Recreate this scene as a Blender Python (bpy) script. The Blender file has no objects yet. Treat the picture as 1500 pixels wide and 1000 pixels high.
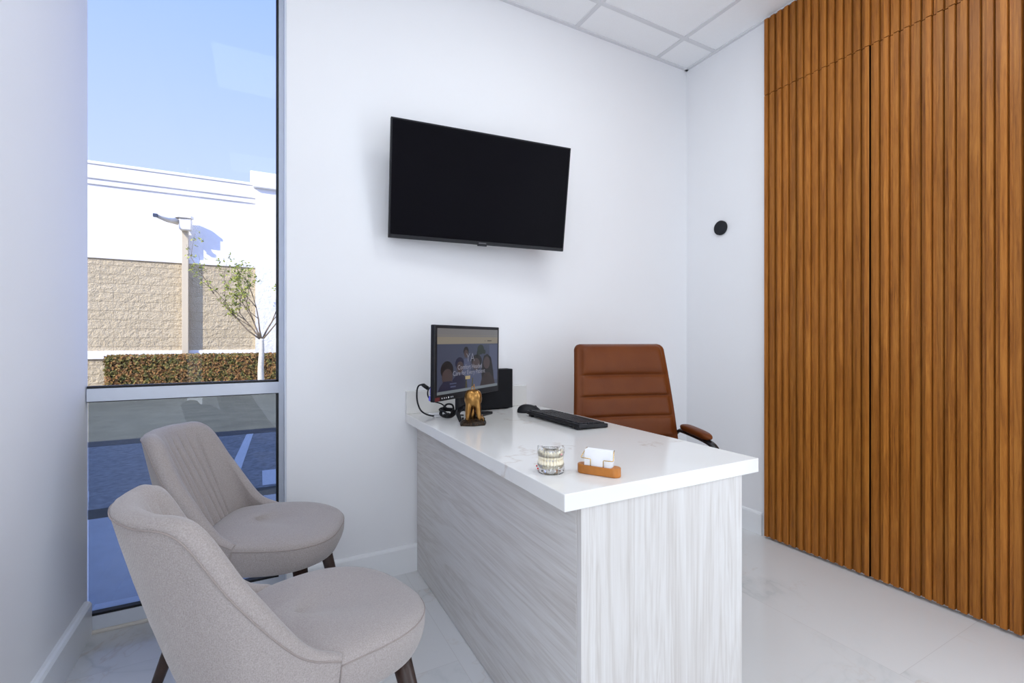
import bpy, bmesh, math, random
from mathutils import Vector, Matrix, noise as mnoise

random.seed(7)
SC = bpy.context.scene
COL = SC.collection
PI = math.pi

# ------------------------------------------------------------------ render look
SC.view_settings.view_transform = 'Standard'
SC.view_settings.look = 'None'
SC.view_settings.exposure = 0.0
SC.view_settings.gamma = 1.0
SC.view_settings.use_curve_mapping = False
try:
    SC.cycles.max_bounces = 10
    SC.cycles.diffuse_bounces = 6
    SC.cycles.glossy_bounces = 5
    SC.cycles.transmission_bounces = 8
    SC.cycles.transparent_max_bounces = 12
    SC.cycles.caustics_reflective = False
    SC.cycles.caustics_refractive = False
    SC.cycles.sample_clamp_indirect = 6.0
except Exception:
    pass


# ------------------------------------------------------------------ materials
def lin(c):
    c /= 255.0
    return c / 12.92 if c <= 0.04045 else ((c + 0.055) / 1.055) ** 2.4


def rgb(r, g, b):
    return (lin(r), lin(g), lin(b), 1.0)


class NT:
    def __init__(self, name):
        self.m = bpy.data.materials.new(name)
        self.m.use_nodes = True
        self.t = self.m.node_tree
        self.n = self.t.nodes
        self.b = self.n.get('Principled BSDF')
        self.out = self.n.get('Material Output')

    def add(self, typ, **kw):
        nd = self.n.new(typ)
        for k, v in kw.items():
            if k.startswith('_'):
                setattr(nd, k[1:], v)
            else:
                nd.inputs[k.replace('__', ' ')].default_value = v
        return nd

    def link(self, a, b):
        self.t.links.new(a, b)

    def math(self, op, a, b=None, c=None):
        nd = self.n.new('ShaderNodeMath')
        nd.operation = op
        for i, v in enumerate((a, b, c)):
            if v is None:
                continue
            if isinstance(v, (int, float)):
                nd.inputs[i].default_value = v
            else:
                self.link(v, nd.inputs[i])
        return nd.outputs[0]

    def ramp(self, fac, stops, interp='LINEAR'):
        nd = self.n.new('ShaderNodeValToRGB')
        nd.color_ramp.interpolation = interp
        e = nd.color_ramp.elements
        while len(e) < len(stops):
            e.new(0.5)
        for i, (p, c) in enumerate(stops):
            e[i].position = p
            e[i].color = c if len(c) == 4 else (*c, 1)
        self.link(fac, nd.inputs[0])
        return nd.outputs[0]

    def mix(self, fac, a, b, mode='MIX'):
        nd = self.n.new('ShaderNodeMix')
        nd.data_type = 'RGBA'
        nd.blend_type = mode
        for v, i in ((fac, 0), (a, 6), (b, 7)):
            if isinstance(v, (int, float)):
                nd.inputs[i].default_value = v
            elif isinstance(v, tuple):
                nd.inputs[i].default_value = v
            else:
                self.link(v, nd.inputs[i])
        return nd.outputs[2]

    def coords(self, scale=(1, 1, 1), rot=(0, 0, 0), loc=(0, 0, 0), kind='Object'):
        tc = self.n.new('ShaderNodeTexCoord')
        mp = self.n.new('ShaderNodeMapping')
        mp.inputs['Scale'].default_value = scale
        mp.inputs['Rotation'].default_value = rot
        mp.inputs['Location'].default_value = loc
        self.link(tc.outputs[kind], mp.inputs['Vector'])
        return mp.outputs[0]

    def noise(self, vec, scale, detail=4, rough=0.55, dist=0.0):
        nd = self.n.new('ShaderNodeTexNoise')
        nd.inputs['Scale'].default_value = scale
        nd.inputs['Detail'].default_value = detail
        nd.inputs['Roughness'].default_value = rough
        nd.inputs['Distortion'].default_value = dist
        if vec is not None:
            self.link(vec, nd.inputs['Vector'])
        return nd.outputs['Fac']

    def bump(self, h, strength=0.2, dist=0.01):
        nd = self.n.new('ShaderNodeBump')
        nd.inputs['Strength'].default_value = strength
        nd.inputs['Distance'].default_value = dist
        self.link(h, nd.inputs['Height'])
        self.link(nd.outputs[0], self.b.inputs['Normal'])

    def set(self, color=None, rough=None, metal=None, spec=None, coat=None):
        if color is not None:
            if isinstance(color, tuple):
                self.b.inputs['Base Color'].default_value = color
            else:
                self.link(color, self.b.inputs['Base Color'])
        if rough is not None:
            if isinstance(rough, (int, float)):
                self.b.inputs['Roughness'].default_value = rough
            else:
                self.link(rough, self.b.inputs['Roughness'])
        if metal is not None:
            self.b.inputs['Metallic'].default_value = metal
        if spec is not None:
            self.b.inputs['Specular IOR Level'].default_value = spec
        if coat is not None:
            self.b.inputs['Coat Weight'].default_value = coat
        return self


M = {}


def simple(name, color, rough=0.5, metal=0.0, spec=0.5, var=0.04, scale=30.0, bump=0.0):
    k = NT(name)
    v = k.coords()
    f = k.noise(v, scale)
    lo = tuple(max(0, c * (1 - var)) for c in color[:3]) + (1,)
    hi = tuple(min(1, c * (1 + var)) for c in color[:3]) + (1,)
    k.set(k.ramp(f, [(0.3, lo), (0.7, hi)]), rough, metal, spec)
    if bump:
        k.bump(f, bump, 0.004)
    M[name] = k.m
    return k.m


def emit(name, color, strength):
    k = NT(name)
    k.set((0, 0, 0, 1), 0.35)
    k.b.inputs['Emission Color'].default_value = color
    k.b.inputs['Emission Strength'].default_value = strength
    M[name] = k.m
    return k.m


simple('wall_paint', (0.83, 0.83, 0.85, 1), 0.62, var=0.006, scale=3.0)
simple('trim_paint', (0.83, 0.84, 0.86, 1), 0.28, var=0.005)
simple('ceiling_tile', (0.90, 0.90, 0.91, 1), 0.8, var=0.012, scale=160.0, bump=0.05)
simple('ceiling_grid', (0.70, 0.70, 0.72, 1), 0.6, var=0.01)
simple('aluminium', (0.66, 0.70, 0.78, 1), 0.42, spec=0.5, var=0.01)
simple('gasket', (0.004, 0.004, 0.006, 1), 0.5, var=0.05)
simple('caulk', (0.70, 0.66, 0.60, 1), 0.7, var=0.03)
simple('black_plastic', (0.008, 0.008, 0.011, 1), 0.42, spec=0.3, var=0.1)
simple('matte_black', (0.006, 0.006, 0.008, 1), 0.7, spec=0.2, var=0.1)
simple('key_black', (0.018, 0.018, 0.021, 1), 0.5, spec=0.3, var=0.1)
simple('screen_black', (0.0030, 0.0026, 0.0045, 1), 0.35, spec=0.05, var=0.05)
simple('black_metal', (0.012, 0.012, 0.014, 1), 0.25, spec=0.6, var=0.05)
simple('disc_black', (0.011, 0.012, 0.016, 1), 0.55, spec=0.3, var=0.05)
simple('logo_grey', (0.10, 0.10, 0.11, 1), 0.4, var=0.02)
simple('walnut', (0.032, 0.013, 0.008, 1), 0.38, var=0.3, scale=18)
simple('brass', (0.72, 0.50, 0.20, 1), 0.25, metal=1.0, var=0.05)
simple('paper', (0.88, 0.88, 0.90, 1), 0.7, var=0.01)
simple('holder_wood', (0.44, 0.155, 0.022, 1), 0.42, var=0.18, scale=25)
simple('white_plastic', (0.8, 0.8, 0.82, 1), 0.35, var=0.01)
simple('blue_plastic', (0.13, 0.13, 0.75, 1), 0.3, var=0.05)
simple('tooth_ivory', (0.88, 0.80, 0.62, 1), 0.3, var=0.06, scale=120)
simple('red_resin', (0.75, 0.03, 0.03, 1), 0.3, var=0.05)
simple('pink_resin', (0.85, 0.42, 0.42, 1), 0.3, var=0.05)
simple('gap_shade', (0.40, 0.42, 0.48, 1), 0.4, var=0.03)
simple('steel', (0.55, 0.53, 0.52, 1), 0.25, metal=1.0, var=0.05)
simple('sticker_red', (0.10, 0.012, 0.016, 1), 0.5, var=0.05)
simple('sticker_white', (0.75, 0.75, 0.77, 1), 0.5, var=0.02)
simple('stucco_white', (0.86, 0.845, 0.83, 1), 0.85, var=0.03, scale=5, bump=0.15)
simple('stucco_cream', (0.80, 0.785, 0.77, 1), 0.85, var=0.03, scale=5, bump=0.15)
simple('lamp_paint', (0.80, 0.76, 0.68, 1), 0.5, var=0.03)
simple('pole_paint', (0.62, 0.52, 0.36, 1), 0.6, var=0.03)
simple('lens_dark', (0.05, 0.06, 0.09, 1), 0.15, var=0.05)
simple('kerb', (0.085, 0.083, 0.08, 1), 0.85, var=0.15, scale=14, bump=0.2)
simple('gutter', (0.055, 0.056, 0.05, 1), 0.85, var=0.15, scale=14, bump=0.2)
simple('concrete', (0.44, 0.46, 0.50, 1), 0.85, var=0.08, scale=9, bump=0.15)
simple('asphalt', (0.22, 0.225, 0.235, 1), 0.9, var=0.35, scale=22, bump=0.4)
simple('soil', (0.235, 0.21, 0.14, 1), 0.95, var=0.18, scale=3, bump=0.3)
simple('road_paint', (0.62, 0.64, 0.68, 1), 0.8, var=0.06, scale=30)
simple('bark_pale', (0.62, 0.58, 0.47, 1), 0.85, var=0.12, scale=20, bump=0.3)
simple('twig', (0.20, 0.15, 0.095, 1), 0.85, var=0.2, scale=20)
simple('thread', (0.30, 0.255, 0.24, 1), 0.8, var=0.08, scale=200)


def m_fabric():
    k = NT('fabric')
    v = k.coords()
    n1 = k.noise(v, 420, 2, 0.6)
    n2 = k.noise(v, 9, 3)
    wx = k.add('ShaderNodeTexWave', Scale=190.0, Distortion=3.0, Detail=2.0)
    k.link(v, wx.inputs['Vector'])
    h = k.math('ADD', k.math('MULTIPLY', n1, 0.88), k.math('MULTIPLY', wx.outputs['Fac'], 0.12))
    c = k.ramp(h, [(0.25, (0.262, 0.230, 0.222)), (0.72, (0.425, 0.380, 0.366))])
    c2 = k.mix(k.math('MULTIPLY', n2, 0.16), c, (0.30, 0.27, 0.26, 1))
    k.set(c2, 0.92, spec=0.15)
    k.b.inputs['Sheen Weight'].default_value = 0.25
    k.b.inputs['Sheen Roughness'].default_value = 0.5
    k.bump(h, 0.35, 0.0015)
    M['fabric'] = k.m


def m_leather():
    k = NT('leather')
    v = k.coords()
    n = k.noise(v, 7, 4)
    g = k.add('ShaderNodeTexVoronoi', Scale=340.0)
    k.link(v, g.inputs['Vector'])
    k.set(k.ramp(n, [(0.3, (0.120, 0.029, 0.006)), (0.7, (0.155, 0.042, 0.009))]), 0.38, spec=0.18)
    w = k.noise(k.coords(scale=(6, 6, 14)), 2.0, 3, 0.5, 0.6)
    h = k.math('ADD', k.math('MULTIPLY', g.outputs['Distance'], 0.18), w)
    k.bump(h, 0.22, 0.004)
    M['leather'] = k.m


def m_wood():
    """Honey brown slats; the grain runs up the wall and every slat has a tone of its own."""
    k = NT('slat_wood')
    tc = k.n.new('ShaderNodeTexCoord')
    sp = k.n.new('ShaderNodeSeparateXYZ')
    k.link(tc.outputs['Object'], sp.inputs[0])
    cell = k.math('FLOOR', k.math('DIVIDE', k.math('SUBTRACT', 1.5920, sp.outputs[1]), 0.0367))
    cell5 = k.math('FLOOR', k.math('DIVIDE', sp.outputs[1], 0.0367 * 4))
    wn = k.add('ShaderNodeTexWhiteNoise')
    wn.noise_dimensions = '1D'
    k.link(cell, wn.inputs['W'])
    cb = k.n.new('ShaderNodeCombineXYZ')
    k.link(sp.outputs[0], cb.inputs[0])
    k.link(sp.outputs[1], cb.inputs[1])
    k.link(k.math('MULTIPLY', sp.outputs[2], 0.055), cb.inputs[2])
    off = k.n.new('ShaderNodeVectorMath')
    off.operation = 'ADD'
    k.link(cb.outputs[0], off.inputs[0])
    co = k.n.new('ShaderNodeCombineXYZ')
    k.link(k.math('MULTIPLY', cell5, 3.7), co.inputs[0])
    k.link(k.math('MULTIPLY', wn.outputs['Value'], 2.0), co.inputs[2])
    k.link(co.outputs[0], off.inputs[1])
    n1 = k.noise(off.outputs[0], 55, 6, 0.62, 0.8)
    n2 = k.noise(off.outputs[0], 260, 3, 0.6)
    f = k.math('ADD', k.math('MULTIPLY', n1, 0.72), k.math('MULTIPLY', n2, 0.28))
    c = k.ramp(f, [(0.28, (0.155, 0.046, 0.007)), (0.50, (0.34, 0.119, 0.018)), (0.74, (0.51, 0.205, 0.038))])
    tone = k.math('MULTIPLY_ADD', wn.outputs['Value'], 0.34, 0.82)
    c = k.mix(1.0, c, tone, 'MULTIPLY')
    k.set(c, 0.40, spec=0.25)
    k.bump(n2, 0.08, 0.001)
    M['slat_wood'] = k.m


def m_laminate(name, axis):
    """Washed pale wood laminate; axis = the direction of the grain."""
    k = NT(name)
    s = {'Y': (5.0, 0.42, 5.0), 'Z': (5.0, 5.0, 0.34)}[axis]
    rot = (math.radians(3.0), 0, 0) if axis == 'Y' else (0, 0, 0)
    v = k.coords(scale=s, rot=rot)
    n1 = k.noise(v, 1.7, 5, 0.55, 0.9)
    rings = k.math('FRACT', k.math('MULTIPLY', n1, 9.0))
    rings = k.math('ABSOLUTE', k.math('SUBTRACT', rings, 0.5))
    s2 = tuple(q * (5.0 if q > 1 else 1.6) for q in s)
    n2 = k.noise(k.coords(scale=s2, rot=rot), 7.0, 4, 0.6, 0.1)
    n3 = k.noise(v, 0.9, 3, 0.5)
    f = k.math('ADD', k.math('MULTIPLY', rings, 0.34), k.math('ADD', k.math('MULTIPLY', n2, 0.46), k.math('MULTIPLY', n3, 0.36)))
    st = [(0.30, (0.50, 0.465, 0.44)), (0.48, (0.60, 0.575, 0.557)), (0.68, (0.665, 0.65, 0.64))]
    k.set(k.ramp(f, st), 0.5, spec=0.3)
    M[name] = k.m


def m_quartz():
    k = NT('quartz')
    v = k.coords()
    wv = k.noise(v, 2.3, 5, 0.6, 0.0)
    vein = k.math('ABSOLUTE', k.math('SUBTRACT', wv, 0.5))
    mask = k.math('GREATER_THAN', k.noise(k.coords(loc=(3, 1, 2)), 3.2, 2), 0.60)
    vv = k.ramp(vein, [(0.0, (1, 1, 1)), (0.007, (0.4, 0.4, 0.4)), (0.02, (0, 0, 0))])
    soft = k.noise(v, 1.5, 3)
    base = k.ramp(soft, [(0.35, (0.75, 0.735, 0.705)), (0.65, (0.79, 0.785, 0.775))])
    fac = k.math('MULTIPLY', k.math('MULTIPLY', vv, mask), 0.42)
    k.set(k.mix(fac, base, (0.50, 0.40, 0.33, 1)), 0.13, spec=0.5)
    M['quartz'] = k.m


def m_marble():
    """Polished white marble tiles with sparse grey and rust veins and fine joints."""
    k = NT('marble_floor')
    tc = k.n.new('ShaderNodeTexCoord')
    sp = k.n.new('ShaderNodeSeparateXYZ')
    k.link(tc.outputs['Object'], sp.inputs[0])
    TW, TL = 0.61, 1.22
    ux = k.math('DIVIDE', k.math('SUBTRACT', sp.outputs[0], 0.585 - TW * 20), TW)
    col = k.math('FLOOR', ux)
    odd = k.math('MODULO', col, 2.0)
    fx = k.math('FRACT', ux)
    uy = k.math('DIVIDE', k.math('ADD', k.math('SUBTRACT', sp.outputs[1], 1.96 - TL * 20), k.math('MULTIPLY', odd, 0.49)), TL)
    row = k.math('FLOOR', uy)
    fy = k.math('FRACT', uy)
    dx = k.math('MULTIPLY', k.math('MINIMUM', fx, k.math('SUBTRACT', 1.0, fx)), TW)
    dy = k.math('MULTIPLY', k.math('MINIMUM', fy, k.math('SUBTRACT', 1.0, fy)), TL)
    joint = k.math('LESS_THAN', k.math('MINIMUM', dx, dy), 0.0011)
    cid = k.n.new('ShaderNodeCombineXYZ')
    k.link(k.math('MULTIPLY', col, 0.37), cid.inputs[0])
    k.link(k.math('MULTIPLY', row, 0.71), cid.inputs[1])
    k.link(k.math('ADD', k.math('MULTIPLY', col, 1.7), k.math('MULTIPLY', row, 2.9)), cid.inputs[2])
    va = k.n.new('ShaderNodeVectorMath')
    va.operation = 'ADD'
    k.link(tc.outputs['Object'], va.inputs[0])
    k.link(cid.outputs[0], va.inputs[1])
    n1 = k.noise(va.outputs[0], 1.15, 6, 0.55, 0.6)
    n2 = k.noise(va.outputs[0], 2.4, 5, 0.6, 0.3)
    n3 = k.noise(va.outputs[0], 0.8, 3, 0.5)
    v1 = k.math('ABSOLUTE', k.math('SUBTRACT', n1, 0.5))
    v2 = k.math('ABSOLUTE', k.math('SUBTRACT', n2, 0.47))
    g1 = k.ramp(v1, [(0.0, (1, 1, 1)), (0.010, (0.45, 0.45, 0.45)), (0.055, (0, 0, 0))])
    g2 = k.ramp(v2, [(0.0, (1, 1, 1)), (0.006, (0.25, 0.25, 0.25)), (0.018, (0, 0, 0))])
    m3 = k.ramp(n3, [(0.42, (0, 0, 0)), (0.56, (1, 1, 1))])
    c = k.mix(k.math('MULTIPLY', k.math('MULTIPLY', g1, m3), 0.48), (0.69, 0.69, 0.695, 1), (0.40, 0.44, 0.45, 1))
    c = k.mix(k.math('MULTIPLY', k.math('MULTIPLY', g2, m3), 0.42), c, (0.50, 0.40, 0.33, 1))
    c = k.mix(k.math('MULTIPLY', joint, 0.32), c, (0.45, 0.42, 0.42, 1))
    k.set(c, 0.13, spec=0.5)
    M['marble_floor'] = k.m


def m_bronze():
    k = NT('bronze')
    v = k.coords()
    n = k.noise(v, 22, 3)
    k.set(k.ramp(n, [(0.35, (0.28, 0.14, 0.038)), (0.65, (0.46, 0.25, 0.080))]), 0.28, metal=0.95)
    M['bronze'] = k.m
    k = NT('bronze_dark')
    v = k.coords()
    n = k.noise(v, 120, 4, 0.7)
    k.set(k.ramp(n, [(0.42, (0.012, 0.008, 0.006)), (0.60, (0.05, 0.028, 0.012)), (0.72, (0.34, 0.19, 0.06))]), 0.45, metal=0.6)
    k.bump(n, 0.6, 0.003)
    M['bronze_dark'] = k.m


def m_glass(name, tint, refl=1.0):
    """Thin flat window pane: passes tinted light straight on and mirrors at its Fresnel rate."""
    k = NT(name)
    k.n.remove(k.b)
    tr = k.add('ShaderNodeBsdfTransparent', Color=tint)
    gl = k.add('ShaderNodeBsdfGlossy', Color=(1, 1, 1, 1), Roughness=0.0)
    fr = k.add('ShaderNodeFresnel', IOR=1.5)
    mx = k.n.new('ShaderNodeMixShader')
    k.link(k.math('MULTIPLY', fr.outputs[0], refl), mx.inputs[0])
    k.link(tr.outputs[0], mx.inputs[1])
    k.link(gl.outputs[0], mx.inputs[2])
    k.link(mx.outputs[0], k.out.inputs[0])
    M[name] = k.m


def m_acrylic():
    k = NT('acrylic')
    k.n.remove(k.b)
    tr = k.add('ShaderNodeBsdfTransparent', Color=(0.985, 0.988, 0.99, 1))
    gl = k.add('ShaderNodeBsdfGlossy', Color=(1, 1, 1, 1), Roughness=0.06)
    fr = k.add('ShaderNodeFresnel', IOR=1.5)
    mx = k.n.new('ShaderNodeMixShader')
    k.link(k.math('MULTIPLY_ADD', fr.outputs[0], 0.9, 0.03), mx.inputs[0])
    k.link(tr.outputs[0], mx.inputs[1])
    k.link(gl.outputs[0], mx.inputs[2])
    k.link(mx.outputs[0], k.out.inputs[0])
    M['acrylic'] = k.m


def m_block():
    """Split-face tan masonry in staggered courses."""
    k = NT('split_block')
    v = k.coords(scale=(1, 1, 1))
    tc = k.n.new('ShaderNodeTexCoord')
    sp = k.n.new('ShaderNodeSeparateXYZ')
    k.link(tc.outputs['Object'], sp.inputs[0])
    cb = k.n.new('ShaderNodeCombineXYZ')
    k.link(sp.outputs[0], cb.inputs[0])
    k.link(sp.outputs[2], cb.inputs[1])
    br = k.add('ShaderNodeTexBrick', Scale=1.0)
    br.inputs['Brick Width'].default_value = 0.46
    br.inputs['Row Height'].default_value = 0.21
    br.inputs['Mortar Size'].default_value = 0.006
    br.inputs['Mortar Smooth'].default_value = 0.4
    br.inputs['Color1'].default_value = (0.57, 0.465, 0.30, 1)
    br.inputs['Color2'].default_value = (0.63, 0.52, 0.345, 1)
    br.inputs['Mortar'].default_value = (0.52, 0.42, 0.28, 1)
    k.link(cb.outputs[0], br.inputs['Vector'])
    n = k.noise(v, 9, 6, 0.62)
    n2 = k.noise(v, 30, 4, 0.6)
    c = k.mix(k.math('MULTIPLY', n2, 0.25), br.outputs['Color'], (0.42, 0.34, 0.22, 1))
    k.set(c, 0.95, spec=0.1)
    h = k.math('SUBTRACT', k.math('ADD', n, k.math('MULTIPLY', n2, 0.35)), k.math('MULTIPLY', br.outputs['Fac'], 0.3))
    k.bump(h, 0.85, 0.09)
    M['split_block'] = k.m
    k = NT('split_block_white')
    v = k.coords()
    n = k.noise(v, 9, 6, 0.62)
    k.set((0.80, 0.785, 0.76, 1), 0.95, spec=0.1)
    k.bump(n, 0.6, 0.05)
    M['split_block_white'] = k.m


def m_leaf():
    k = NT('hedge_leaf')
    v = k.coords()
    n = k.noise(v, 7.5, 4, 0.7)
    k.set(k.ramp(n, [(0.30, (0.055, 0.075, 0.018)), (0.45, (0.20, 0.17, 0.045)), (0.56, (0.30, 0.13, 0.045)), (0.70, (0.14, 0.15, 0.04))]), 0.7, spec=0.2)
    M['hedge_leaf'] = k.m
    k = NT('hedge_core')
    k.set((0.05, 0.04, 0.018, 1), 0.95, spec=0.1)
    M['hedge_core'] = k.m
    k = NT('tree_leaf')
    n = k.noise(k.coords(), 6, 3)
    k.set(k.ramp(n, [(0.35, (0.16, 0.20, 0.035)), (0.65, (0.36, 0.36, 0.06))]), 0.7, spec=0.2)
    M['tree_leaf'] = k.m


m_fabric(); m_leather(); m_wood(); m_laminate('laminate_long', 'Y'); m_laminate('laminate_tall', 'Z')
m_quartz(); m_marble(); m_bronze(); m_acrylic(); m_block(); m_leaf()
m_glass('clear_pane', (0.98, 0.99, 1.0, 1), 0.15)
m_glass('tinted_pane', (0.60, 0.64, 0.68, 1), 1.0)


# ------------------------------------------------------------------ mesh helpers
def merge(bm, t, mi=0):
    vm = {}
    for v in t.verts:
        vm[v] = bm.verts.new(v.co)
    for f in t.faces:
        try:
            nf = bm.faces.new([vm[v] for v in f.verts])
            nf.material_index = mi if mi else f.material_index
            nf.smooth = f.smooth
        except ValueError:
            pass
    t.free()


def box(bm, x0, x1, y0, y1, z0, z1, bevel=0.0, seg=2, mi=0, mat=None):
    t = bmesh.new()
    bmesh.ops.create_cube(t, size=1.0)
    for v in t.verts:
        v.co = Vector(((v.co.x + .5) * (x1 - x0) + x0, (v.co.y + .5) * (y1 - y0) + y0, (v.co.z + .5) * (z1 - z0) + z0))
    if bevel:
        bmesh.ops.bevel(t, geom=t.edges[:], offset=bevel, segments=seg, profile=0.5, affect='EDGES')
    if mat is not None:
        bmesh.ops.transform(t, matrix=mat, verts=t.verts)
    merge(bm, t, mi)


def prism(bm, pts, z0, z1, bevel=0.0, mat=None, mi=0, seg=2):
    """Extrude a 2-D outline (x, y) from z0 to z1."""
    t = bmesh.new()
    lo = [t.verts.new((p[0], p[1], z0)) for p in pts]
    hi = [t.verts.new((p[0], p[1], z1)) for p in pts]
    n = len(pts)
    t.faces.new(lo[::-1]); top = t.faces.new(hi)
    for i in range(n):
        t.faces.new((lo[i], lo[(i + 1) % n], hi[(i + 1) % n], hi[i]))
    bmesh.ops.recalc_face_normals(t, faces=t.faces)
    if bevel:
        es = [e for e in t.edges if abs(e.verts[0].co.z - e.verts[1].co.z) < 1e-7]
        bmesh.ops.bevel(t, geom=es, offset=bevel, segments=seg, profile=0.5, affect='EDGES')
    if mat is not None:
        bmesh.ops.transform(t, matrix=mat, verts=t.verts)
    merge(bm, t, mi)


def tube(bm, pts, rad, n=10, cap=True, mi=0, flat=None):
    """Sweep a circle (or an ellipse given by flat) along points; rad is a number or one radius per point."""
    pts = [Vector(p) for p in pts]
    R = rad if isinstance(rad, (list, tuple)) else [rad] * len(pts)
    rings = []
    up = Vector((0, 0, 1))
    prev = None
    for i, p in enumerate(pts):
        d = (pts[min(i + 1, len(pts) - 1)] - pts[max(i - 1, 0)]).normalized()
        if prev is None:
            a = d.cross(up)
            if a.length < 1e-4:
                a = d.cross(Vector((1, 0, 0)))
            a.normalize()
        else:
            a = (prev - d * prev.dot(d)).normalized()
        prev = a
        b = d.cross(a)
        fx, fy = flat if flat else (1, 1)
        rings.append([bm.verts.new(p + (a * math.cos(2 * PI * k / n) * fx + b * math.sin(2 * PI * k / n) * fy) * R[i]) for k in range(n)])
    for i in range(len(rings) - 1):
        for k in range(n):
            f = bm.faces.new((rings[i][k], rings[i][(k + 1) % n], rings[i + 1][(k + 1) % n], rings[i + 1][k]))
            f.smooth = True
            f.material_index = mi
    if cap:
        for r, s in ((rings[0], -1), (rings[-1], 1)):
            f = bm.faces.new(r[::s])
            f.material_index = mi


def spline(pts, n=8):
    """Catmull-Rom through points."""
    P = [Vector(p) for p in pts]
    P = [P[0] * 2 - P[1]] + P + [P[-1] * 2 - P[-2]]
    out = []
    for i in range(1, len(P) - 2):
        for k in range(n):
            t = k / n
            a, b, c, d = P[i - 1], P[i], P[i + 1], P[i + 2]
            out.append(0.5 * ((2 * b) + (c - a) * t + (2 * a - 5 * b + 4 * c - d) * t * t + (3 * b - a - 3 * c + d) * t ** 3))
    out.append(P[-2])
    return out


def lathe(bm, prof, n=24, mat=None, mi=0):
    t = bmesh.new()
    rings = []
    for r, z in prof:
        rings.append([t.verts.new((max(r, 1e-5) * math.cos(2 * PI * k / n), max(r, 1e-5) * math.sin(2 * PI * k / n), z)) for k in range(n)])
    for i in range(len(rings) - 1):
        for k in range(n):
            f = t.faces.new((rings[i][k], rings[i][(k + 1) % n], rings[i + 1][(k + 1) % n], rings[i + 1][k]))
            f.smooth = True
    t.faces.new(rings[0][::-1]); t.faces.new(rings[-1])
    bmesh.ops.remove_doubles(t, verts=t.verts, dist=2e-5)
    if mat is not None:
        bmesh.ops.transform(t, matrix=mat, verts=t.verts)
    merge(bm, t, mi)


def grid(bm, P, closed_u=False, mi=0, smooth=True):
    """P[i][j] points -> quads."""
    V = [[bm.verts.new(p) for p in row] for row in P]
    ni, nj = len(V), len(V[0])
    for i in range(ni if closed_u else ni - 1):
        for j in range(nj - 1):
            f = bm.faces.new((V[i][j], V[(i + 1) % ni][j], V[(i + 1) % ni][j + 1], V[i][j + 1]))
            f.smooth = smooth
            f.material_index = mi
    return V


def blob(bm, c, r, sub=2, mi=0, mat=None):
    t = bmesh.new()
    bmesh.ops.create_icosphere(t, subdivisions=sub, radius=1.0)
    for v in t.verts:
        v.co = Vector((v.co.x * r[0], v.co.y * r[1], v.co.z * r[2]))
    for f in t.faces:
        f.smooth = True
    bmesh.ops.transform(t, matrix=(mat if mat is not None else Matrix.Translation(c)), verts=t.verts)
    merge(bm, t, mi)


def obj(name, bm, mats, parent=None, subsurf=0, weld=False, recalc=True):
    if weld:
        bmesh.ops.remove_doubles(bm, verts=bm.verts, dist=1e-5)
    if recalc:
        bmesh.ops.recalc_face_normals(bm, faces=bm.faces)
    me = bpy.data.meshes.new(name)
    bm.to_mesh(me)
    bm.free()
    for m in (mats if isinstance(mats, (list, tuple)) else [mats]):
        me.materials.append(M[m])
    o = bpy.data.objects.new(name, me)
    COL.objects.link(o)
    if parent:
        o.parent = parent
    if subsurf:
        s = o.modifiers.new('Subdivision', 'SUBSURF')
        s.levels = s.render_levels = subsurf
    return o


def tag(o, label, cat, group=None):
    o['label'] = label
    o['category'] = cat
    if group:
        o['group'] = group
    return o


def thing(name, label, cat, loc=(0, 0, 0), rz=0.0, group=None):
    o = bpy.data.objects.new(name, None)
    o.empty_display_size = 0.1
    COL.objects.link(o)
    o.location = loc
    o.rotation_euler = (0, 0, rz)
    return tag(o, label, cat, group)


def struct(name, bm, mats, parent=None, label=None, **kw):
    o = obj(name, bm, mats, parent, **kw)
    if parent is None:
        o['kind'] = 'structure'
    if label:
        o['label'] = label
    return o


def nb():
    return bmesh.new()


# ------------------------------------------------------------------ room
XL, XB, YA, ZC = -0.558, 2.43, 2.146, 2.806
YO = 2.396            # outer face of the window wall
YR = -2.3             # rear wall
ZH = 2.66             # window head
XJ = 0.097            # window jamb
DW = 0.25

b = nb(); box(b, XL - .15, XB + .15, YR - .15, YO, -0.20, 0.0)
struct('floor', b, 'marble_floor', label='polished white marble tile floor with faint grey veins')

b = nb()
box(b, XJ, 16, YA, YO, -0.2, 5.0)
box(b, XL - .15, XJ, YA, YO, ZH, 5.0)
box(b, -16, XL - .15, YA, YO, -0.2, 5.0)
struct('wall_back', b, 'wall_paint', label='white painted wall behind the television and desk')

b = nb(); box(b, XL - .15, XL, YR, 2.262, 0, 3.0)
struct('wall_left', b, 'wall_paint', label='white wall at the near side of the tall window')
b = nb(); box(b, XB, XB + .15, YR, YA, 0, 3.0)
struct('wall_right', b, 'wall_paint', label='white wall carrying the slatted wood panels')
b = nb(); box(b, XL - .15, XB + .15, YR - .15, YR, 0, 3.0)
struct('wall_rear', b, 'wall_paint')

# ceiling: lay-in tiles with a T-bar grid
b = nb(); box(b, XL - .15, XB + .15, YR - .15, YA, ZC + .004, ZC + .1)
ceil = struct('ceiling', b, 'ceiling_tile', label='white suspended tile ceiling')
b = nb()
gx = [2.158 - 0.607 * i for i in range(5)]
gy = [1.922 - 0.6096 * i for i in range(8)]
for x in gx:
    box(b, x - .012, x + .012, YR, YA, ZC - .001, ZC + .0045)
for y in gy:
    box(b, XL, XB, y - .012, y + .012, ZC - .0004, ZC + .0045)
box(b, XL, XB, YA - .019, YA, ZC - .004, ZC + .0045)
box(b, XB - .019, XB, YR, YA, ZC - .004, ZC + .0045)
box(b, XL, XL + .019, YR, YA, ZC - .004, ZC + .0045)
struct('ceiling_grid', b, 'ceiling_grid', ceil)


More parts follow.
